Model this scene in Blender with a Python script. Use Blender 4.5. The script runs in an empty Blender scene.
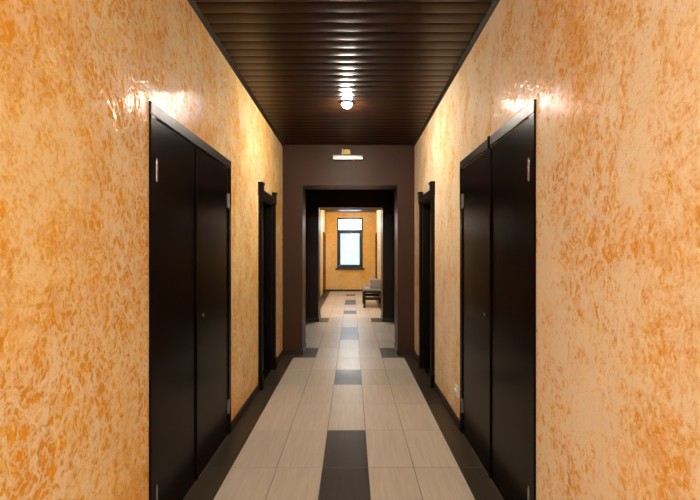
import bpy, bmesh, math, random
from mathutils import Vector, Matrix
random.seed(7)
S = bpy.context.scene
C = S.collection

# ------------------------------------------------------------------ dimensions
XL, XR = -0.963, 0.866          # corridor wall faces
H = 2.909                       # ceiling
EYE = 1.41
Y0, YE = -6.2, 16.2             # rear wall / window wall
P1A, P1B = 6.10, 6.55           # first portal
P2A, P2B = 9.05, 9.60           # second portal
PXL, PXR, PZ = -0.69, 0.635, 2.355   # portal opening

# ------------------------------------------------------------------ materials
def new_mat(name):
    m = bpy.data.materials.new(name)
    m.use_nodes = True
    nt = m.node_tree
    b = nt.nodes['Principled BSDF']
    return m, nt, b

def N(nt, t, **kw):
    n = nt.nodes.new(t)
    for k, v in kw.items():
        if k in n.inputs: n.inputs[k].default_value = v
        else: setattr(n, k, v)
    return n

def L(nt, a, b): nt.links.new(a, b)

def ramp(nt, fac, stops, interp='LINEAR'):
    r = nt.nodes.new('ShaderNodeValToRGB')
    r.color_ramp.interpolation = interp
    e = r.color_ramp.elements
    while len(e) < len(stops): e.new(0.5)
    for k, (p, c) in enumerate(stops):
        e[k].position = p
        e[k].color = (c, c, c, 1) if isinstance(c, (int, float)) else (*c, 1)
    L(nt, fac, r.inputs[0])
    return r

def mixc(nt, fac, a, b, mode='MIX'):
    n = nt.nodes.new('ShaderNodeMix'); n.data_type = 'RGBA'; n.blend_type = mode
    for s, v in ((n.inputs[0], fac), (n.inputs[6], a), (n.inputs[7], b)):
        if hasattr(v, 'links'): L(nt, v, s)
        elif isinstance(v, (int, float)): s.default_value = v
        else: s.default_value = (*v, 1)
    return n.outputs[2]

def math_(nt, op, a, b=0.5, c=None):
    n = nt.nodes.new('ShaderNodeMath'); n.operation = op
    for s, v in zip(n.inputs, (a, b, c)):
        if v is None: continue
        if hasattr(v, 'links'): L(nt, v, s)
        else: s.default_value = v
    return n.outputs[0]

def objco(nt, scale=(1, 1, 1), loc=(0, 0, 0)):
    tc = nt.nodes.new('ShaderNodeTexCoord')
    mp = nt.nodes.new('ShaderNodeMapping')
    mp.inputs['Scale'].default_value = scale
    mp.inputs['Location'].default_value = loc
    L(nt, tc.outputs['Object'], mp.inputs[0])
    return mp.outputs[0]

def plaster(name, deep, mid, pale, shift, seed):
    """decorative relief plaster: orange ground rubbed over with paler pearl strokes"""
    m, nt, b = new_mat(name)
    co = objco(nt, (1, 1, 0.85), (seed, seed * 1.7, 0))
    warp = N(nt, 'ShaderNodeTexNoise', Scale=7.0, Detail=4.0, Roughness=0.6)
    L(nt, co, warp.inputs['Vector'])
    ctr = nt.nodes.new('ShaderNodeVectorMath'); ctr.operation = 'SUBTRACT'
    L(nt, warp.outputs['Color'], ctr.inputs[0]); ctr.inputs[1].default_value = (0.5, 0.5, 0.5)
    sc = nt.nodes.new('ShaderNodeVectorMath'); sc.operation = 'MULTIPLY_ADD'
    L(nt, ctr.outputs[0], sc.inputs[0]); sc.inputs[1].default_value = (0.085, 0.085, 0.085)
    L(nt, co, sc.inputs[2])
    wco = sc.outputs[0]
    def noise(scale, detail, rough, v, dist=0.0):
        n = N(nt, 'ShaderNodeTexNoise', Scale=scale, Detail=detail, Roughness=rough, Distortion=dist); L(nt, v, n.inputs['Vector'])
        return n.outputs['Fac']
    big = noise(1.6, 3.0, 0.55, co)          # drifts of deep and pale
    med = noise(5.5, 4.0, 0.6, wco)         # patches
    fl = noise(27.0, 6.0, 0.76, wco, 0.2)    # trowelled flakes
    fine = noise(62.0, 4.0, 0.7, wco)       # grain
    def veins(scale, w):
        v = math_(nt, 'ABSOLUTE', math_(nt, 'SUBTRACT', noise(scale, 3.0, 0.55, wco), 0.5))
        return ramp(nt, v, [(0.0, 1.0), (w * 0.4, 0.8), (w, 0.0)]).outputs[0]
    v1, v2 = veins(10.0, 0.055), veins(24.0, 0.08)
    f = math_(nt, 'MULTIPLY_ADD', math_(nt, 'SUBTRACT', big, 0.5), 0.60, fl)
    f = math_(nt, 'MULTIPLY_ADD', math_(nt, 'SUBTRACT', med, 0.5), 1.0, f)
    f = math_(nt, 'MULTIPLY_ADD', math_(nt, 'SUBTRACT', fine, 0.5), 1.0, f)
    f = math_(nt, 'ADD', f, shift)
    half = tuple(0.5 * x + 0.5 * y for x, y in zip(mid, pale))
    base = ramp(nt, f, [(0.31, deep), (0.44, mid), (0.52, half), (0.64, pale)]).outputs[0]
    zone = ramp(nt, noise(1.3, 2.0, 0.5, objco(nt, (1, 1, 0.6), (seed + 7, 3, 2))), [(0.42, 0.12), (0.56, 0.9)]).outputs[0]
    vm = math_(nt, 'MAXIMUM', math_(nt, 'MULTIPLY', v1, math_(nt, 'MULTIPLY_ADD', zone, 0.8, 0.25)), math_(nt, 'MULTIPLY', v2, math_(nt, 'MULTIPLY_ADD', zone, 0.45, 0.28)))
    col = mixc(nt, vm, base, tuple(x + 0.30 * (0.97 - x) for x in pale))
    L(nt, col, b.inputs['Base Color'])
    L(nt, ramp(nt, fl, [(0.35, 0.50), (0.65, 0.36)]).outputs[0], b.inputs['Roughness'])
    b.inputs['Specular IOR Level'].default_value = 0.04
    hgt = math_(nt, 'MULTIPLY_ADD', vm, 0.35, fl)
    hgt = math_(nt, 'MULTIPLY_ADD', fine, 0.32, hgt)
    bp = N(nt, 'ShaderNodeBump', Strength=1.0, Distance=0.0075)
    L(nt, hgt, bp.inputs['Height']); L(nt, bp.outputs[0], b.inputs['Normal'])
    # pearl glaze on the raised strokes
    b.inputs['Coat Weight'].default_value = 0.5
    L(nt, ramp(nt, vm, [(0.12, 0.02), (0.7, 0.42)]).outputs[0], b.inputs['Coat Weight'])
    b.inputs['Coat Roughness'].default_value = 0.10
    bp2 = N(nt, 'ShaderNodeBump', Strength=0.85, Distance=0.0030)
    L(nt, math_(nt, 'MULTIPLY_ADD', vm, 0.35, noise(26.0, 3.0, 0.55, wco, 0.3)), bp2.inputs['Height']); L(nt, bp2.outputs[0], b.inputs['Coat Normal'])
    return m

M = {}
M['plaster_left'] = plaster('orange relief plaster', (0.74, 0.34, 0.030), (0.82, 0.455, 0.070), (0.91, 0.69, 0.34), -0.06, 3.1)
M['plaster_right'] = plaster('peach relief plaster', (0.76, 0.36, 0.05), (0.83, 0.50, 0.15), (0.92, 0.765, 0.54), 0.03, 11.4)
M['plaster_far'] = plaster('amber relief plaster', (0.82, 0.41, 0.045), (0.87, 0.47, 0.07), (0.91, 0.55, 0.12), 0.0, 5.0)

def wood(name, dark, light, rough, axis, coat=0.0, grain=1.0, spec=0.22):
    m, nt, b = new_mat(name)
    s = {'z': (38, 38, 1.4), 'x': (1.4, 38, 38), 'y': (38, 1.4, 38)}[axis]
    co = objco(nt, s)
    n = N(nt, 'ShaderNodeTexNoise', Scale=1.0, Detail=5.0, Roughness=0.6, Distortion=0.6); L(nt, co, n.inputs['Vector'])
    L(nt, ramp(nt, n.outputs['Fac'], [(0.35, dark), (0.68, light)]).outputs[0], b.inputs['Base Color'])
    b.inputs['Roughness'].default_value = rough
    b.inputs['Coat Weight'].default_value = coat
    b.inputs['Specular IOR Level'].default_value = spec
    b.inputs['Coat Roughness'].default_value = 0.2
    bp = N(nt, 'ShaderNodeBump', Strength=0.12 * grain, Distance=0.002)
    L(nt, n.outputs['Fac'], bp.inputs['Height']); L(nt, bp.outputs[0], b.inputs['Normal'])
    return m

M['wenge'] = wood('wenge veneer', (0.0030, 0.0015, 0.0008), (0.0062, 0.0032, 0.0018), 0.22, 'z', 0.0, 0.35, 0.055)
M['wenge_h'] = wood('wenge veneer crosswise', (0.008, 0.0045, 0.003), (0.016, 0.0095, 0.006), 0.36, 'y', 0.0, 0.5, 0.16)
M['black_wood'] = wood('black stained wood', (0.002, 0.0013, 0.001), (0.005, 0.0032, 0.0024), 0.36, 'z', 0.0, 1.0, 0.12)
M['slat'] = wood('dark brown ceiling panel', (0.0150, 0.0050, 0.0015), (0.033, 0.0118, 0.0038), 0.33, 'x', 0.0, 1.0, 0.2)
M['bench_wood'] = wood('bench frame wood', (0.012, 0.008, 0.006), (0.024, 0.016, 0.012), 0.35, 'y')

def plain(name, col, rough=0.5, metal=0.0, spec=0.5, var=0.08, scale=40.0, bump=0.0):
    m, nt, b = new_mat(name)
    n = N(nt, 'ShaderNodeTexNoise', Scale=scale, Detail=3.0); L(nt, objco(nt), n.inputs['Vector'])
    L(nt, ramp(nt, n.outputs['Fac'], [(0.3, tuple(c * (1 - var) for c in col)), (0.7, tuple(min(1, c * (1 + var)) for c in col))]).outputs[0], b.inputs['Base Color'])
    b.inputs['Roughness'].default_value = rough
    b.inputs['Metallic'].default_value = metal
    b.inputs['Specular IOR Level'].default_value = spec
    if bump:
        bp = N(nt, 'ShaderNodeBump', Strength=bump, Distance=0.002)
        L(nt, n.outputs['Fac'], bp.inputs['Height']); L(nt, bp.outputs[0], b.inputs['Normal'])
    return m

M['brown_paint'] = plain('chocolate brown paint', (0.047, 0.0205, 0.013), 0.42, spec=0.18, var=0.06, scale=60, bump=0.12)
M['brown_shade'] = plain('brown paint with painted shade', (0.020, 0.0085, 0.006), 0.40, spec=0.2, var=0.06, scale=60, bump=0.12)  # second portal: shade of the unlit passage put into the brown
M['skirting'] = plain('dark brown skirting', (0.014, 0.010, 0.008), 0.35)
M['trim'] = plain('dark cornice', (0.012, 0.007, 0.004), 0.4)
M['chrome'] = plain('satin nickel', (0.27, 0.28, 0.31), 0.30, 1.0)
M['silver'] = plain('brushed silver', (0.20, 0.19, 0.18), 0.30, 1.0)
M['brass'] = plain('yellowed brass', (0.16, 0.125, 0.045), 0.34, 1.0)
M['white_plastic'] = plain('white plastic', (0.72, 0.72, 0.70), 0.35)
M['dark_hole'] = plain('dark socket hole', (0.03, 0.03, 0.03), 0.6)
M['grey_fabric'] = plain('grey upholstery', (0.20, 0.20, 0.195), 0.8, var=0.15, scale=200, bump=0.3)
M['seat_fabric'] = plain('light grey upholstery', (0.25, 0.245, 0.235), 0.75, var=0.15, scale=200, bump=0.3)
M['frame_dark'] = plain('dark window frame', (0.012, 0.014, 0.018), 0.35)
M['rear_paint'] = plain('rear wall paint', (0.62, 0.30, 0.08), 0.5)
M['grout'] = plain('tile grout', (0.13, 0.105, 0.08), 0.75)

def tile(name, a, b_, rough, streak):
    m, nt, b = new_mat(name)
    at = nt.nodes.new('ShaderNodeAttribute'); at.attribute_name = 'tone'; at.attribute_type = 'GEOMETRY'
    off = nt.nodes.new('ShaderNodeVectorMath'); off.operation = 'MULTIPLY_ADD'
    L(nt, at.outputs['Color'], off.inputs[0]); off.inputs[1].default_value = (40, 40, 40)
    L(nt, objco(nt, (46, 2.6, 1)), off.inputs[2])
    n = N(nt, 'ShaderNodeTexNoise', Scale=1.0, Detail=5.0, Roughness=0.62, Distortion=0.4); L(nt, off.outputs[0], n.inputs['Vector'])
    c = ramp(nt, n.outputs['Fac'], [(0.30, a), (0.70, b_)]).outputs[0]
    t = math_(nt, 'MULTIPLY_ADD', at.outputs['Fac'], streak, 1.0 - streak * 0.5)
    cc = nt.nodes.new('ShaderNodeCombineColor')
    for k in range(3): L(nt, t, cc.inputs[k])
    c = mixc(nt, 1.0, c, cc.outputs[0], 'MULTIPLY')
    L(nt, c, b.inputs['Base Color'])
    b.inputs['Roughness'].default_value = rough
    b.inputs['Specular IOR Level'].default_value = 0.24
    return m
M['tile_cream'] = tile('cream streaked porcelain', (0.50, 0.435, 0.36), (0.61, 0.54, 0.455), 0.35, 0.12)
M['tile_dark'] = tile('dark brown porcelain', (0.036, 0.028, 0.020), (0.054, 0.042, 0.029), 0.35, 0.25)

def emit(name, col, strength):
    m = bpy.data.materials.new(name); m.use_nodes = True
    nt = m.node_tree; nt.nodes.clear()
    e = N(nt, 'ShaderNodeEmission', Strength=strength); e.inputs['Color'].default_value = (*col, 1)
    o = nt.nodes.new('ShaderNodeOutputMaterial'); L(nt, e.outputs[0], o.inputs[0])
    return m
WARM = (1.0, 0.89, 0.75)
M['bulb'] = emit('lit warm lamp', WARM, 1000.0)
M['fill_near'] = emit('added fill lamp behind the viewer', WARM, 3200.0)  # emission of the added lamps behind the camera
M['fill_far'] = emit('added fill lamp of the far room', WARM, 2000.0)  # emission of the added lamp past the second portal
M['fill_window'] = emit('added fill lamp near the window', WARM, 1000.0)  # emission of the added lamp by the end wall
M['led'] = emit('red indicator', (1.0, 0.05, 0.03), 2.5)

def glass(name, tint, frosted):
    m = bpy.data.materials.new(name); m.use_nodes = True
    nt = m.node_tree; nt.nodes.clear()
    t = nt.nodes.new('ShaderNodeBsdfTransparent'); t.inputs[0].default_value = (*tint, 1)
    g = N(nt, 'ShaderNodeBsdfGlossy', Roughness=0.03)
    fr = N(nt, 'ShaderNodeFresnel', IOR=1.45)
    x = nt.nodes.new('ShaderNodeMixShader')
    body = t.outputs[0]
    if frosted:
        d = nt.nodes.new('ShaderNodeBsdfTranslucent'); d.inputs[0].default_value = (*tint, 1)
        y = nt.nodes.new('ShaderNodeMixShader')
        n = N(nt, 'ShaderNodeTexNoise', Scale=6.0, Detail=3.0); L(nt, objco(nt), n.inputs['Vector'])
        L(nt, ramp(nt, n.outputs['Fac'], [(0.35, frosted - 0.15), (0.65, frosted + 0.15)]).outputs[0], y.inputs[0])
        L(nt, t.outputs[0], y.inputs[1]); L(nt, d.outputs[0], y.inputs[2])
        body = y.outputs[0]
    L(nt, fr.outputs[0], x.inputs[0]); L(nt, body, x.inputs[1]); L(nt, g.outputs[0], x.inputs[2])
    o = nt.nodes.new('ShaderNodeOutputMaterial'); L(nt, x.outputs[0], o.inputs[0])
    return m
M['glass_clear'] = glass('window glass', (0.96, 0.98, 1.0), 0)
M['glass_frosted'] = glass('frosted window glass', (0.31, 0.335, 0.35), 0.5)

# ------------------------------------------------------------------ mesh helpers
def box(bm, x0, x1, y0, y1, z0, z1, bev=0.0, seg=2, mi=0):
    r = bmesh.ops.create_cube(bm, size=1.0)
    vs = r['verts']
    for v in vs:
        v.co = Vector(((x0 + x1) / 2 + v.co.x * (x1 - x0), (y0 + y1) / 2 + v.co.y * (y1 - y0), (z0 + z1) / 2 + v.co.z * (z1 - z0)))
    fs = {f for v in vs for f in v.link_faces}
    for f in fs: f.material_index = mi
    if bev > 0:
        es = {e for v in vs for e in v.link_edges}
        bmesh.ops.bevel(bm, geom=list(es), offset=bev, segments=seg, affect='EDGES', profile=0.5)

def cyl(bm, c, axis, r, h, seg=24, r2=None, bev=0.0):
    d = Vector({'x': (1, 0, 0), 'y': (0, 1, 0), 'z': (0, 0, 1)}[axis])
    rot = d.to_track_quat('Z', 'Y').to_matrix().to_4x4()
    r_ = bmesh.ops.create_cone(bm, cap_ends=True, segments=seg, radius1=r, radius2=r if r2 is None else r2, depth=h,
                               matrix=Matrix.Translation(Vector(c)) @ rot)
    if bev:
        es = {e for v in r_['verts'] for e in v.link_edges if len(e.link_faces) == 2 and any(len(f.verts) > 4 for f in e.link_faces)}
        bmesh.ops.bevel(bm, geom=list(es), offset=bev, segments=2, affect='EDGES', profile=0.5)

def lathe(bm, prof, c, seg=40):
    """profile of (radius, z) spun about a vertical axis through c"""
    rings = []
    for (r, z) in prof:
        rings.append([bm.verts.new((c[0] + r * math.cos(2 * math.pi * k / seg), c[1] + r * math.sin(2 * math.pi * k / seg), c[2] + z)) for k in range(seg)])
    for a, b in zip(rings, rings[1:]):
        for k in range(seg):
            bm.faces.new((a[k], a[(k + 1) % seg], b[(k + 1) % seg], b[k]))
    bm.faces.new(rings[0][::-1]); bm.faces.new(rings[-1])

def prism(bm, pts, axis, a, b):
    """closed 2D outline swept from a to b along an axis. axis x: pts (y,z); y: (x,z); z: (x,y)"""
    def P(p, t):
        return {'x': (t, p[0], p[1]), 'y': (p[0], t, p[1]), 'z': (p[0], p[1], t)}[axis]
    A = [bm.verts.new(P(p, a)) for p in pts]; B = [bm.verts.new(P(p, b)) for p in pts]
    n = len(pts)
    for k in range(n): bm.faces.new((A[k], A[(k + 1) % n], B[(k + 1) % n], B[k]))
    bm.faces.new(A[::-1]); bm.faces.new(B)

def obj(name, bm, mats, parent=None, smooth=False):
    bmesh.ops.recalc_face_normals(bm, faces=bm.faces)
    me = bpy.data.meshes.new(name); bm.to_mesh(me); bm.free()
    for m in (mats if isinstance(mats, (list, tuple)) else [mats]): me.materials.append(m)
    if smooth:
        me.polygons.foreach_set('use_smooth', [True] * len(me.polygons))
        me.set_sharp_from_angle(angle=math.radians(35))
    o = bpy.data.objects.new(name, me); C.objects.link(o)
    if parent:
        o.parent = parent
        root = Vector((0, 0, 0)); p = parent
        while p: root += Vector(p.location); p = p.parent
        # parts are drawn in world coordinates: bring them into the parent's frame
        o.data.transform(Matrix.Translation(-root))
    return o

def tag(o, label=None, cat=None, group=None, kind=None):
    for k, v in (('label', label), ('category', cat), ('group', group), ('kind', kind)):
        if v: o[k] = v
    return o

def thing(name, loc, label, cat, group=None, kind=None):
    o = bpy.data.objects.new(name, None); C.objects.link(o); o.location = loc
    o.empty_display_size = 0.1
    return tag(o, label, cat, group, kind)

def panel_with_holes(bm, us, vs, holes, to3, thick):
    """flat wall from a grid, cells inside a hole left open, then given its thickness"""
    us = sorted(set(us)); vs = sorted(set(vs))
    V = {}
    def vert(i, j):
        if (i, j) not in V: V[(i, j)] = bm.verts.new(to3(us[i], vs[j]))
        return V[(i, j)]
    fs = []
    for i in range(len(us) - 1):
        for j in range(len(vs) - 1):
            cu, cv = (us[i] + us[i + 1]) / 2, (vs[j] + vs[j + 1]) / 2
            if any(a < cu < b and c < cv < d for a, b, c, d in holes): continue
            fs.append(bm.faces.new((vert(i, j), vert(i + 1, j), vert(i + 1, j + 1), vert(i, j + 1))))
    r = bmesh.ops.extrude_face_region(bm, geom=fs)
    vv = [g for g in r['geom'] if isinstance(g, bmesh.types.BMVert)]
    bmesh.ops.translate(bm, verts=vv, vec=Vector(thick))

# ------------------------------------------------------------------ room shell
# openings in the side walls: (y0, y1, z0, z1)
DL = (2.146, 3.413, 0.0, 2.072); SL = (4.60, 5.31, 0.0, 2.0)
DR = (2.13, 3.436, 0.0, 2.072); SR = (4.68, 5.39, 0.0, 2.015)
FL = (14.68, 15.78, 0.0, 2.05); FR = (15.32, 15.98, 0.0, 2.05)

def side_wall(name, x, s, holes, ya, yb, mat, label):
    bm = bmesh.new()
    us = [ya, yb] + [u for h in holes for u in h[:2]]
    vs = [0, H + 0.05] + [v for h in holes for v in h[2:]]
    panel_with_holes(bm, us, vs, [(h[0], h[1], -1, h[3]) for h in holes], lambda u, v: (x, u, v), (s * 0.22, 0, 0))
    xa, xb = sorted((x + s * 0.215, x + s * 0.26)); box(bm, xa, xb, ya, yb, -0.01, H + 0.05)
    return tag(obj(name, bm, mat), label, 'wall', kind='structure')

side_wall('wall_left', XL, -1, [DL, SL], Y0, P1A + 0.1, M['plaster_left'], 'orange relief plaster wall along the left side of the corridor')
side_wall('wall_right', XR, 1, [DR, SR], Y0, P1A + 0.1, M['plaster_right'], 'peach orange relief plaster wall along the right side of the corridor')
side_wall('wall_far_left', XL, -1, [FL], P2B - 0.1, YE, M['plaster_left'], 'left orange wall of the far room past the dark portal')
side_wall('wall_far_right', XR, 1, [FR], P2B - 0.1, YE, M['plaster_right'], 'right orange wall of the far room behind the bench')
side_wall('wall_middle_left', XL, -1, [], P1A + 0.1, P2B - 0.1, M['brown_paint'], 'brown left wall between the two portals')
side_wall('wall_middle_right', XR, 1, [], P1A + 0.1, P2B - 0.1, M['brown_paint'], 'brown right wall between the two portals')

bm = bmesh.new(); box(bm, XL - 0.22, XR + 0.22, Y0 - 0.2, Y0, 0, H + 0.05)
tag(obj('wall_back', bm, M['rear_paint']), 'orange wall closing the corridor behind the viewer', 'wall', kind='structure')

# portals: two pilasters and a beam in one piece
def portal(name, ya, yb, label, mat):
    bm = bmesh.new()
    pts = [(XL, 0), (PXL, 0), (PXL, PZ), (PXR, PZ), (PXR, 0), (XR, 0), (XR, H + 0.03), (XL, H + 0.03)]
    prism(bm, pts, 'y', ya, yb)
    es = [e for e in bm.edges if all(abs(v.co.x - PXL) < 1e-4 or abs(v.co.x - PXR) < 1e-4 for v in e.verts)
          and abs(e.verts[0].co.y - e.verts[1].co.y) < 1e-4]
    bmesh.ops.bevel(bm, geom=es, offset=0.006, segments=2, affect='EDGES', profile=0.5)
    return tag(obj(name, bm, mat), label, 'portal', kind='structure')
portal('wall_front', P1A, P1B, 'chocolate brown portal with wide pilasters framing the corridor end', M['brown_paint'])
portal('wall_inner', P2A, P2B, 'second brown portal, painted darker for its shade, seen through the first one', M['brown_shade'])

# window wall
WX0, WX1, WZ0, WZ1 = -0.549, 0.401, 0.858, 2.713
bm = bmesh.new()
panel_with_holes(bm, [XL - 0.22, XR + 0.22, WX0, WX1], [0, H + 0.05, WZ0, WZ1], [(WX0, WX1, WZ0, WZ1)], lambda u, v: (u, YE, v), (0, 0.30, 0))
tag(obj('wall_window', bm, M['plaster_far']), 'amber plaster end wall holding the tall window', 'wall', kind='structure')

# ceiling of crosswise dark panels, 12 cm apart, each a little convex
bm = bmesh.new()
pitch = 0.1205
prof = [(0.000, 0.016), (0.0025, 0.016), (0.0027, 0.003), (0.012, 0.0008), (0.03, -0.0008), (0.06, -0.0015), (0.09, -0.0008), (0.109, 0.0008), (0.1180, 0.003), (0.1182, 0.016)]
n = int((YE - Y0) / pitch) + 2
line = []
for k in range(n):
    for (dy, dz) in prof:
        y = 2.635 - 74 * pitch + k * pitch + dy
        if Y0 - 0.1 <= y <= YE + 0.25: line.append((y, H + dz))
xa, xb = XL - 0.1, XR + 0.1
A = [bm.verts.new((xa, y, z)) for y, z in line]; B = [bm.verts.new((xb, y, z)) for y, z in line]
for k in range(len(line) - 1): bm.faces.new((A[k], B[k], B[k + 1], A[k + 1]))
ta = [bm.verts.new((x, y, H + 0.08)) for x, y in ((xa, line[0][0]), (xb, line[0][0]), (xb, line[-1][0]), (xa, line[-1][0]))]
bm.faces.new(ta)
bm.faces.new((A[0], B[0], ta[1], ta[0])); bm.faces.new((B[-1], A[-1], ta[3], ta[2]))
bm.faces.new([ta[0], ta[3]] + A[::-1]); bm.faces.new([ta[2], ta[1]] + B)
tag(obj('ceiling', bm, M['slat'], smooth=True), 'dark brown glossy panelled ceiling with crosswise grooves', 'ceiling', kind='structure')

# cornice strips
def strip(name, x, s, ya, yb, label):
    bm = bmesh.new()
    prism(bm, [(x, H + 0.01), (x, H - 0.022), (x - s * 0.010, H - 0.022), (x - s * 0.028, H - 0.006), (x - s * 0.028, H + 0.01)], 'y', ya, yb)
    tag(obj(name, bm, M['trim']), label, 'trim', kind='structure')
strip('trim_1', XL, -1, Y0, P1A, 'dark cornice strip where the left wall meets the ceiling')
strip('trim_2', XR, 1, Y0, P1A, 'dark cornice strip where the right wall meets the ceiling')
strip('trim_3', XL, -1, P2B, YE, 'dark cornice strip over the left wall of the far room')
strip('trim_4', XR, 1, P2B, YE, 'dark cornice strip over the right wall of the far room')

# floor: cream 30 x 60 tiles, dark half tiles along the walls, dark tiles down the middle
bm = bmesh.new()
tone = bm.loops.layers.float_color.new('tone')
box(bm, XL - 0.25, XR + 0.25, Y0 - 0.2, YE + 0.3, -0.12, -0.0015, mi=2)
for f in bm.faces:
    for l in f.loops: l[tone] = (0.5, 0.5, 0.5, 1)
T, P, G = 0.300, 0.607, 0.006
cols = [(-0.963, -0.794)] + [(-0.794 + 0.3 * k, -0.494 + 0.3 * k) for k in range(5)] + [(0.706, 0.866)]
dark_mid = {-1, 0, 3, 7, 8, 12, 15, 16, 19, -4, -8, -9}
dark_side = {5, 10}
r0 = int((Y0 - 2.90) / P) - 1
for k in range(r0, 23):
    ya, yb = max(2.895 + k * P, Y0), min(2.895 + (k + 1) * P, YE)
    if yb - ya < 0.02: continue
    for c, (xa, xb) in enumerate(cols):
        dark = c in (0, 6) or (c == 3 and k in dark_mid) or (c in (1, 5) and k in dark_side)
        if P1B < ya < P2A - 0.3 and c in (0, 6): dark = False
        g = G / 2
        co = [(xa + g, ya + g), (xb - g, ya + g), (xb - g, yb - g), (xa + g, yb - g)]
        top = [bm.verts.new((x, y, 0.0)) for x, y in co]
        inn = 0.0012
        bot = [bm.verts.new((x + sx * inn, y + sy * inn, -0.0016)) for (x, y), (sx, sy) in zip(co, ((-1, -1), (1, -1), (1, 1), (-1, 1)))]
        t = random.random()
        fs = [bm.faces.new(top)] + [bm.faces.new((top[j], bot[j], bot[(j + 1) % 4], top[(j + 1) % 4])) for j in range(4)]
        for f in fs:
            f.material_index = 1 if dark else 0
            for l in f.loops: l[tone] = (t, t, t, 1)
me = bpy.data.meshes.new('floor'); bm.to_mesh(me); bm.free()
for m in ('tile_cream', 'tile_dark', 'grout'): me.materials.append(M[m])
fl = bpy.data.objects.new('floor', me); C.objects.link(fl)
tag(fl, 'cream tiled floor with dark border tiles and a broken dark centre line', 'floor', kind='structure')

# skirting
def skirting(name, boxes, label):
    bm = bmesh.new()
    for b in boxes: box(bm, *b, 0.0, 0.07, bev=0.003, seg=1)
    tag(obj(name, bm, M['skirting']), label, 'baseboard', kind='structure')
def side_runs(x, s, spans):
    a, b = sorted((x, x - s * 0.013))
    return [(a, b, ya, yb) for ya, yb in spans]
skirting('baseboard_left', side_runs(XL, -1, [(Y0, 2.086), (3.473, 4.50), (5.44, P1A)]), 'dark skirting at the foot of the left corridor wall')
skirting('baseboard_right', side_runs(XR, 1, [(Y0, 2.07), (3.496, 4.58), (5.52, P1A)]), 'dark skirting at the foot of the right corridor wall')
skirting('baseboard_front', [(XL + 0.013, PXL + 0.012, P1A - 0.013, P1A), (PXR - 0.012, XR - 0.013, P1A - 0.013, P1A),
                             (PXL, PXL + 0.012, P1A, P1B), (PXR - 0.012, PXR, P1A, P1B)], 'dark skirting round the feet of the brown portal')
skirting('baseboard_inner', [(XL, PXL + 0.012, P2A - 0.013, P2A), (PXR - 0.012, XR, P2A - 0.013, P2A),
                             (PXL, PXL + 0.012, P2A, P2B), (PXR - 0.012, PXR, P2A, P2B)], 'dark skirting round the feet of the second portal')
skirting('baseboard_far_left', side_runs(XL, -1, [(P2B, 14.61), (15.85, YE)]), 'dark skirting along the left wall of the far room')
skirting('baseboard_far_right', side_runs(XR, 1, [(P2B, 15.25), (16.05, YE)]), 'dark skirting along the right wall of the far room')
skirting('baseboard_window', [(XL + 0.013, XR - 0.013, YE - 0.013, YE)], 'dark skirting under the window on the end wall')

# ------------------------------------------------------------------ doors
def xs(x, s, d0, d1):
    """x range from d0 to d1 measured out of the wall into the corridor"""
    return sorted((x - s * d0, x - s * d1))

def double_door(name, x, s, ya, yb, top, split, label, mullion, hinge_z=(0.22, 1.815)):
    t = thing(name, (x, (ya + yb) / 2, 0), label, 'door', kind='structure')
    cw = 0.06
    bm = bmesh.new()        # casing: two uprights and a head, proud of the plaster
    a, b = xs(x, s, -0.10, 0.010)
    box(bm, a, b, ya, ya + cw, 0, top - cw, 0.002, 1)
    box(bm, a, b, yb - cw, yb, 0, top - cw, 0.002, 1)
    obj('casing', bm, M['wenge'], t)
    bm = bmesh.new(); box(bm, a, b, ya, yb, top - cw, top, 0.002, 1)
    obj('head_casing', bm, M['wenge_h'], t)
    la, lb = xs(x, s, -0.045, 0.001)
    g = 0.004
    for k, (p, q) in enumerate(((ya + cw + g, split - g / 2), (split + g / 2, yb - cw - g))):
        bm = bmesh.new(); box(bm, la, lb, p, q, 0.004, top - cw - 0.006, 0.002, 1)
        lf = obj('door_leaf', bm, M['wenge'], t)
        hy = ya + cw + 0.002 if k == 0 else yb - cw - 0.002
        for hz in hinge_z:
            bm = bmesh.new()
            hx = x - s * 0.008
            for i in range(3):
                cyl(bm, (hx, hy, hz - 0.034 + 0.034 * i), 'z', 0.0075, 0.033, 14, bev=0.001)
            cyl(bm, (hx, hy, hz), 'z', 0.0045, 0.115, 12)
            p0, p1 = xs(x, s, 0.0, 0.0035)
            sg = 1 if k == 0 else -1
            y0_, y1_ = sorted((hy, hy + sg * 0.024))
            box(bm, p0, p1, y0_, y1_, hz - 0.05, hz + 0.05, 0.001, 1)
            h = obj('hinge', bm, M['chrome'], lf, smooth=True)
            h['label'] = 'satin metal hinge'
    # cover strip over the meeting edges
    bm = bmesh.new(); p0, p1 = xs(x, s, 0.0005, 0.011)
    box(bm, p0, p1, split - 0.012, split + 0.014, 0.01, top - cw - 0.008, 0.003, 2)
    obj('meeting_strip', bm, M['wenge'], t)
    if mullion:
        bm = bmesh.new(); p0, p1 = xs(x, s, 0.008, 0.018)
        box(bm, p0, p1, split - 0.012, split + 0.014, top - cw - 0.01, top + 0.004, 0.002, 1)
        obj('head_joint', bm, M['wenge'], t)
    # lock on the far leaf
    bm = bmesh.new()
    ly = split + 0.115
    cyl(bm, (x - s * 0.004, ly, 1.01), 'x', 0.0105, 0.008, 24, bev=0.001)
    cyl(bm, (x - s * 0.008, ly, 1.01), 'x', 0.006, 0.006, 18)
    lk = obj('lock', bm, M['chrome'], t, smooth=True); lk['label'] = 'small round metal lock'
    return t

double_door('door_1', XL, -1, 2.086, 3.473, 2.132, 2.715, 'dark double door in the left wall, shut, with a small round lock', False)
double_door('door_2', XR, 1, 2.070, 3.496, 2.134, 2.745, 'dark double door in the right wall, jointed above its middle strip', True)

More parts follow.
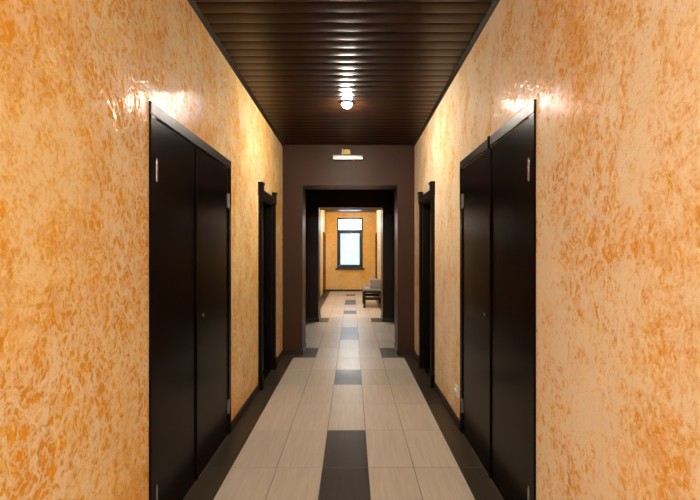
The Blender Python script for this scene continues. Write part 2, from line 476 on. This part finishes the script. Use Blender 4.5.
def single_door(name, x, s, hole, top, label, cat='door'):
    ya, yb, _, hz = hole
    t = thing(name, (x, (ya + yb) / 2, 0), label, cat, kind='structure')
    w = 0.078
    a, b = xs(x, s, -0.002, 0.030)
    # moulded uprights
    for (p, q) in ((ya - w, ya), (yb, yb + w)):
        bm = bmesh.new()
        box(bm, a, b, p, q, 0.14, hz + 0.0, 0.004, 2)
        e0, e1 = xs(x, s, 0.029, 0.036)
        box(bm, e0, e1, p + 0.016, q - 0.016, 0.145, hz - 0.005, 0.003, 2)
        obj('casing', bm, M['black_wood'], t)
        bm = bmesh.new(); e0, e1 = xs(x, s, 0.0, 0.044)
        box(bm, e0, e1, p - 0.008, q + 0.006, 0.0, 0.142, 0.004, 2)
        obj('plinth_block', bm, M['black_wood'], t)
        bm = bmesh.new(); e0, e1 = xs(x, s, 0.0, 0.042)
        box(bm, e0, e1, p - 0.016, q + 0.012, hz - 0.005, top - 0.014, 0.004, 2)
        e0, e1 = xs(x, s, 0.0, 0.052)
        box(bm, e0, e1, p - 0.024, q + 0.018, top - 0.022, top, 0.004, 2)
        obj('corner_block', bm, M['black_wood'], t)
    bm = bmesh.new()
    box(bm, a, b, ya, yb, hz, hz + 0.078, 0.004, 2)
    e0, e1 = xs(x, s, 0.029, 0.038)
    box(bm, e0, e1, ya + 0.01, yb - 0.01, hz + 0.016, hz + 0.064, 0.003, 2)
    obj('head_casing', bm, M['black_wood'], t)
    # jamb lining inside the wall
    bm = bmesh.new(); e0, e1 = xs(x, s, -0.20, 0.0)
    box(bm, e0, e1, ya, ya + 0.018, 0.006, hz); box(bm, e0, e1, yb - 0.018, yb, 0.006, hz); box(bm, e0, e1, ya + 0.018, yb - 0.018, hz - 0.018, hz)
    obj('jamb', bm, M['black_wood'], t)
    bm = bmesh.new(); e0, e1 = xs(x, s, -0.20, -0.002); box(bm, e0, e1, ya, yb, 0.0, 0.006, 0.002, 1)
    obj('threshold', bm, M['black_wood'], t)
    # leaf with framed panels
    d0, d1 = -0.135, -0.095
    bm = bmesh.new()
    f0, f1 = xs(x, s, d0, d1)
    y0, y1, z0, z1 = ya + 0.022, yb - 0.022, 0.010, hz - 0.022
    st = 0.11
    for (p, q, u, v) in ((y0, y0 + st, z0, z1), (y1 - st, y1, z0, z1), (y0 + st, y1 - st, z0, z0 + 0.2), (y0 + st, y1 - st, 0.92, 1.05), (y0 + st, y1 - st, z1 - 0.12, z1)):
        box(bm, f0, f1, p, q, u, v, 0.003, 1)
    lf = obj('door_leaf', bm, M['black_wood'], t)
    for (u, v) in ((z0 + 0.2, 0.92), (1.05, z1 - 0.12)):
        bm = bmesh.new(); g0, g1 = xs(x, s, d0 + 0.01, d1 - 0.012)
        box(bm, g0, g1, y0 + st - 0.005, y1 - st + 0.005, u - 0.005, v + 0.005)
        g0, g1 = xs(x, s, d0 + 0.012, d1 - 0.004)
        box(bm, g0, g1, y0 + st + 0.05, y1 - st - 0.05, u + 0.05, v - 0.05, 0.006, 2)
        obj('door_panel', bm, M['black_wood'], lf)
    return t

single_door('door_3', XL, -1, SL, 2.140, 'black single door set deep in the left wall with blocked corners')
single_door('door_4', XR, 1, SR, 2.158, 'black single door set deep in the right wall with blocked corners')

def far_door(name, x, s, hole, label):
    ya, yb, _, hz = hole
    t = thing(name, (x, (ya + yb) / 2, 0), label, 'door', kind='structure')
    bm = bmesh.new(); a, b = xs(x, s, -0.05, 0.014); w = 0.07
    box(bm, a, b, ya - w, ya, 0, hz + w, 0.003, 1); box(bm, a, b, yb, yb + w, 0, hz + w, 0.003, 1); box(bm, a, b, ya, yb, hz, hz + w, 0.003, 1)
    obj('casing', bm, M['wenge'], t)
    bm = bmesh.new(); a, b = xs(x, s, -0.045, -0.004); box(bm, a, b, ya + 0.003, yb - 0.003, 0.008, hz - 0.003, 0.002, 1)
    obj('door_leaf', bm, M['wenge'], t)
    return t
far_door('door_5', XL, -1, FL, 'dark door in the left wall of the far room, close to the window')
far_door('door_6', XR, 1, FR, 'dark door in the right wall of the far room, past the bench')

# ------------------------------------------------------------------ window
w = thing('window_1', ((WX0 + WX1) / 2, YE + 0.09, WZ0), 'tall dark framed window with a transom, bright daylight behind', 'window', kind='structure')
yf0, yf1 = YE + 0.05, YE + 0.12
TR0, TR1 = 2.195, 2.275
bm = bmesh.new()
fw = 0.065
box(bm, WX0, WX0 + fw, yf0, yf1, WZ0, WZ1, 0.004, 1); box(bm, WX1 - fw, WX1, yf0, yf1, WZ0, WZ1, 0.004, 1)
box(bm, WX0 + fw, WX1 - fw, yf0, yf1, WZ1 - fw, WZ1, 0.004, 1); box(bm, WX0 + fw, WX1 - fw, yf0, yf1, WZ0, WZ0 + fw, 0.004, 1)
box(bm, WX0 + fw, WX1 - fw, yf0, yf1, TR0, TR1, 0.004, 1)
obj('window_frame', bm, M['frame_dark'], w)
bm = bmesh.new()
a, b, c, d = WX0 + fw, WX1 - fw, WZ0 + fw, TR0
sw = 0.055
y0, y1 = yf0 - 0.012, yf1 - 0.012
box(bm, a, a + sw, y0, y1, c, d, 0.004, 1); box(bm, b - sw, b, y0, y1, c, d, 0.004, 1)
box(bm, a + sw, b - sw, y0, y1, c, c + sw, 0.004, 1); box(bm, a + sw, b - sw, y0, y1, d - sw, d, 0.004, 1)
sash = obj('sash', bm, M['frame_dark'], w)
bm = bmesh.new(); box(bm, a + sw - 0.01, b - sw + 0.01, yf0 + 0.02, yf0 + 0.026, c + sw - 0.01, d - sw + 0.01)
p = obj('pane', bm, M['glass_frosted'], sash); p['label'] = 'pale frosted pane'
bm = bmesh.new(); box(bm, a - 0.01, b + 0.01, yf0 + 0.03, yf0 + 0.036, TR1 - 0.01, WZ1 - fw + 0.01)
p = obj('pane', bm, M['glass_clear'], w); p['label'] = 'clear pane above the transom'
bm = bmesh.new(); box(bm, WX0 - 0.06, WX1 + 0.06, YE - 0.07, YE + 0.055, WZ0 - 0.06, WZ0 + 0.0, 0.008, 2)
obj('window_sill', bm, M['frame_dark'], w)
bm = bmesh.new(); cyl(bm, (a + 0.028, y0 - 0.006, 1.42), 'y', 0.012, 0.012, 16); box(bm, a + 0.019, a + 0.037, y0 - 0.03, y0 - 0.012, 1.32, 1.43, 0.004, 2)
obj('window_handle', bm, M['frame_dark'], sash)

# ------------------------------------------------------------------ lamps
def ceiling_light(x, y, label, bulbmat):
    t = thing('ceiling_light', (x, y, H), label, 'ceiling light', 'ceiling spotlights along the corridor')
    c = (x, y, H)
    bm = bmesh.new()
    lathe(bm, [(0.046, 0.010), (0.070, 0.010), (0.074, 0.000), (0.073, -0.008), (0.066, -0.014), (0.056, -0.013), (0.046, -0.004)], c)
    obj('ring', bm, M['chrome'], t, smooth=True)
    bm = bmesh.new()
    lathe(bm, [(0.004, 0.006), (0.040, 0.004), (0.047, -0.010), (0.044, -0.026), (0.029, -0.042), (0.004, -0.048)], c, 28)
    b = obj('bulb', bm, bulbmat, t, smooth=True); b['label'] = 'glowing warm bulb'
    return t
ceiling_light(-0.05, 4.40, 'round ceiling spotlight glowing above the corridor before the portal', M['bulb'])
ceiling_light(-0.05, -1.00, 'added unseen fill spotlight behind the viewer, nearer one', M['fill_near'])  # out of view, added to brighten the near walls
ceiling_light(-0.05, -4.00, 'added unseen fill spotlight behind the viewer, by the rear wall', M['fill_near'])  # out of view, added to even out the corridor light
ceiling_light(-0.05, 10.6, 'added unseen fill spotlight in the far room over the bench', M['fill_far'])  # hidden by the portals, added to brighten the far room

ceiling_light(-0.05, 14.4, 'added unseen fill spotlight in the far room before the window', M['fill_window'])  # hidden by the portals, added to brighten the window wall

# emergency light on the beam
e = thing('emergency_light', (-0.055, P1A, 2.727), 'slim silver emergency light bar on the brown beam above the portal', 'emergency light')
bm = bmesh.new()
r = 0.014
pts = []
x0, x1 = P1A - 0.062, P1A - 0.004
for (cx, cz, a0) in ((x1 - 0.002, 2.687, None), (x0 + r, 2.687 + r, 180), (x0 + r, 2.767 - r, 90), (x1 - 0.002, 2.767, None)):
    if a0 is None: pts.append((cx, cz)); continue
    if a0 == 180: pts += [(cx + r * math.cos(math.radians(270 - q)), cz + r * math.sin(math.radians(270 - q))) for q in range(0, 91, 15)]
    else: pts += [(cx + r * math.cos(math.radians(180 - q)), cz + r * math.sin(math.radians(180 - q))) for q in range(0, 91, 15)]
prism(bm, pts, 'x', -0.258, 0.148)
body = obj('housing', bm, M['silver'], e, smooth=True)
for sx in (-0.262, 0.148):
    bm = bmesh.new(); box(bm, sx, sx + 0.004, x0 - 0.002, P1A - 0.001, 2.684, 2.770, 0.002, 1)
    obj('end_cap', bm, M['silver'], e)
bm = bmesh.new()
box(bm, -0.139, -0.022, P1A - 0.006, P1A - 0.0005, 2.775, 2.846, 0.002, 1)
box(bm, -0.139, -0.120, P1A - 0.05, P1A - 0.006, 2.766, 2.846, 0.002, 1)
box(bm, -0.120, -0.022, P1A - 0.05, P1A - 0.006, 2.766, 2.792, 0.002, 1)
o = obj('bracket', bm, M['brass'], e); o['label'] = 'yellowish mounting bracket'
bm = bmesh.new(); cyl(bm, (0.022, P1A - 0.045, 2.682), 'z', 0.006, 0.014, 16, bev=0.002)
o = obj('indicator', bm, M['led'], e); o['label'] = 'red indicator light'

# socket by the right double door
sy, sz = 3.625, 0.275
t = thing('wall_socket', (XR, sy, sz), 'white power socket low on the right wall beside the double door', 'socket')
bm = bmesh.new(); box(bm, XR - 0.011, XR, sy - 0.043, sy + 0.043, sz - 0.043, sz + 0.043, 0.004, 3)
obj('plate', bm, M['white_plastic'], t)
bm = bmesh.new(); cyl(bm, (XR - 0.017, sy, sz), 'x', 0.024, 0.014, 28, bev=0.002)
ins = obj('insert', bm, M['white_plastic'], t, smooth=True)
bm = bmesh.new()
for dy in (-0.0095, 0.0095): cyl(bm, (XR - 0.0245, sy + dy, sz), 'x', 0.0026, 0.002, 12)
obj('pin_holes', bm, M['dark_hole'], ins)

# ------------------------------------------------------------------ bench and cushion in the far room
BX0, BX1, BY0, BY1 = 0.29, 0.80, 11.28, 12.35
b = thing('bench', ((BX0 + BX1) / 2, (BY0 + BY1) / 2, 0), 'low dark wooden bench with a grey seat against the far right wall', 'bench')
for (x, y) in ((BX0, BY0), (BX1 - 0.06, BY0), (BX0, BY1 - 0.06), (BX1 - 0.06, BY1 - 0.06)):
    bm = bmesh.new(); box(bm, x, x + 0.06, y, y + 0.06, 0, 0.385, 0.004, 2)
    obj('leg', bm, M['bench_wood'], b)
bm = bmesh.new(); box(bm, BX0, BX1, BY0, BY1, 0.385, 0.43, 0.004, 2)
obj('seat_frame', bm, M['bench_wood'], b)
bm = bmesh.new(); box(bm, BX0 + 0.004, BX1 - 0.004, BY0 + 0.004, BY1 - 0.004, 0.43, 0.495, 0.018, 4)
obj('seat', bm, M['seat_fabric'], b, smooth=True)
for (xa, xb, ya, yb, nm) in ((BX0 + 0.06, BX1 - 0.06, BY0 + 0.012, BY0 + 0.045, 'stretcher'), (BX0 + 0.06, BX1 - 0.06, BY1 - 0.045, BY1 - 0.012, 'stretcher'),
                             (BX0 + 0.02, BX0 + 0.05, BY0 + 0.06, BY1 - 0.06, 'side_rail'), (BX1 - 0.05, BX1 - 0.02, BY0 + 0.06, BY1 - 0.06, 'side_rail')):
    bm = bmesh.new(); box(bm, xa, xb, ya, yb, 0.20, 0.275, 0.003, 1)
    obj(nm, bm, M['bench_wood'], b)
bm = bmesh.new(); box(bm, 0.475, 0.795, 11.30, 11.74, 0.4945, 0.725, 0.025, 4)
c = thing('cushion', (0.635, 11.52, 0.4945), 'thick grey block cushion standing on the near end of the bench', 'cushion')
cover = obj('cover', bm, M['grey_fabric'], c, smooth=True)
bm = bmesh.new()
for z in (0.520, 0.700):
    q = [(0.473, 11.298), (0.797, 11.298), (0.797, 11.742), (0.473, 11.742)]
    for (xa, ya), (xb, yb) in zip(q, q[1:] + q[:1]):
        box(bm, min(xa, xb) - 0.001, max(xa, xb) + 0.001, min(ya, yb) - 0.001 , max(ya, yb) + 0.001, z - 0.003, z + 0.003)
obj('piping', bm, M['grey_fabric'], c)

# ------------------------------------------------------------------ daylight, camera
W = bpy.data.worlds.new('World'); S.world = W; W.use_nodes = True
bg = W.node_tree.nodes['Background']
bg.inputs['Color'].default_value = (0.76, 0.89, 1.0, 1); bg.inputs['Strength'].default_value = 13.0
pl = bpy.data.lights.new('window_daylight', 'AREA'); pl.shape = 'RECTANGLE'; pl.size = WX1 - WX0; pl.size_y = WZ1 - WZ0
pl.cycles.is_portal = True
po = bpy.data.objects.new('window_daylight', pl); C.objects.link(po)
po.location = ((WX0 + WX1) / 2, YE + 0.28, (WZ0 + WZ1) / 2); po.rotation_euler = (math.radians(-90), 0, 0)

cam = bpy.data.cameras.new('camera'); co = bpy.data.objects.new('camera', cam); C.objects.link(co)
cam.sensor_width = 36.0; cam.sensor_fit = 'HORIZONTAL'; cam.lens = 440 / 700 * 36.0
cam.shift_x = -2 / 700; cam.shift_y = 3 / 700
cam.clip_start = 0.02; cam.clip_end = 200
co.location = (0, 0, EYE); co.rotation_euler = (math.radians(90), 0, 0)
S.camera = co

vs = S.view_settings
S.display_settings.display_device = 'sRGB'
vs.view_transform = 'Standard'; vs.look = 'None'; vs.exposure = 0.48; vs.gamma = 1.0; vs.use_curve_mapping = False
S.cycles.max_bounces = 10; S.cycles.diffuse_bounces = 5; S.cycles.glossy_bounces = 5; S.cycles.transparent_max_bounces = 12
S.cycles.sample_clamp_indirect = 6.0
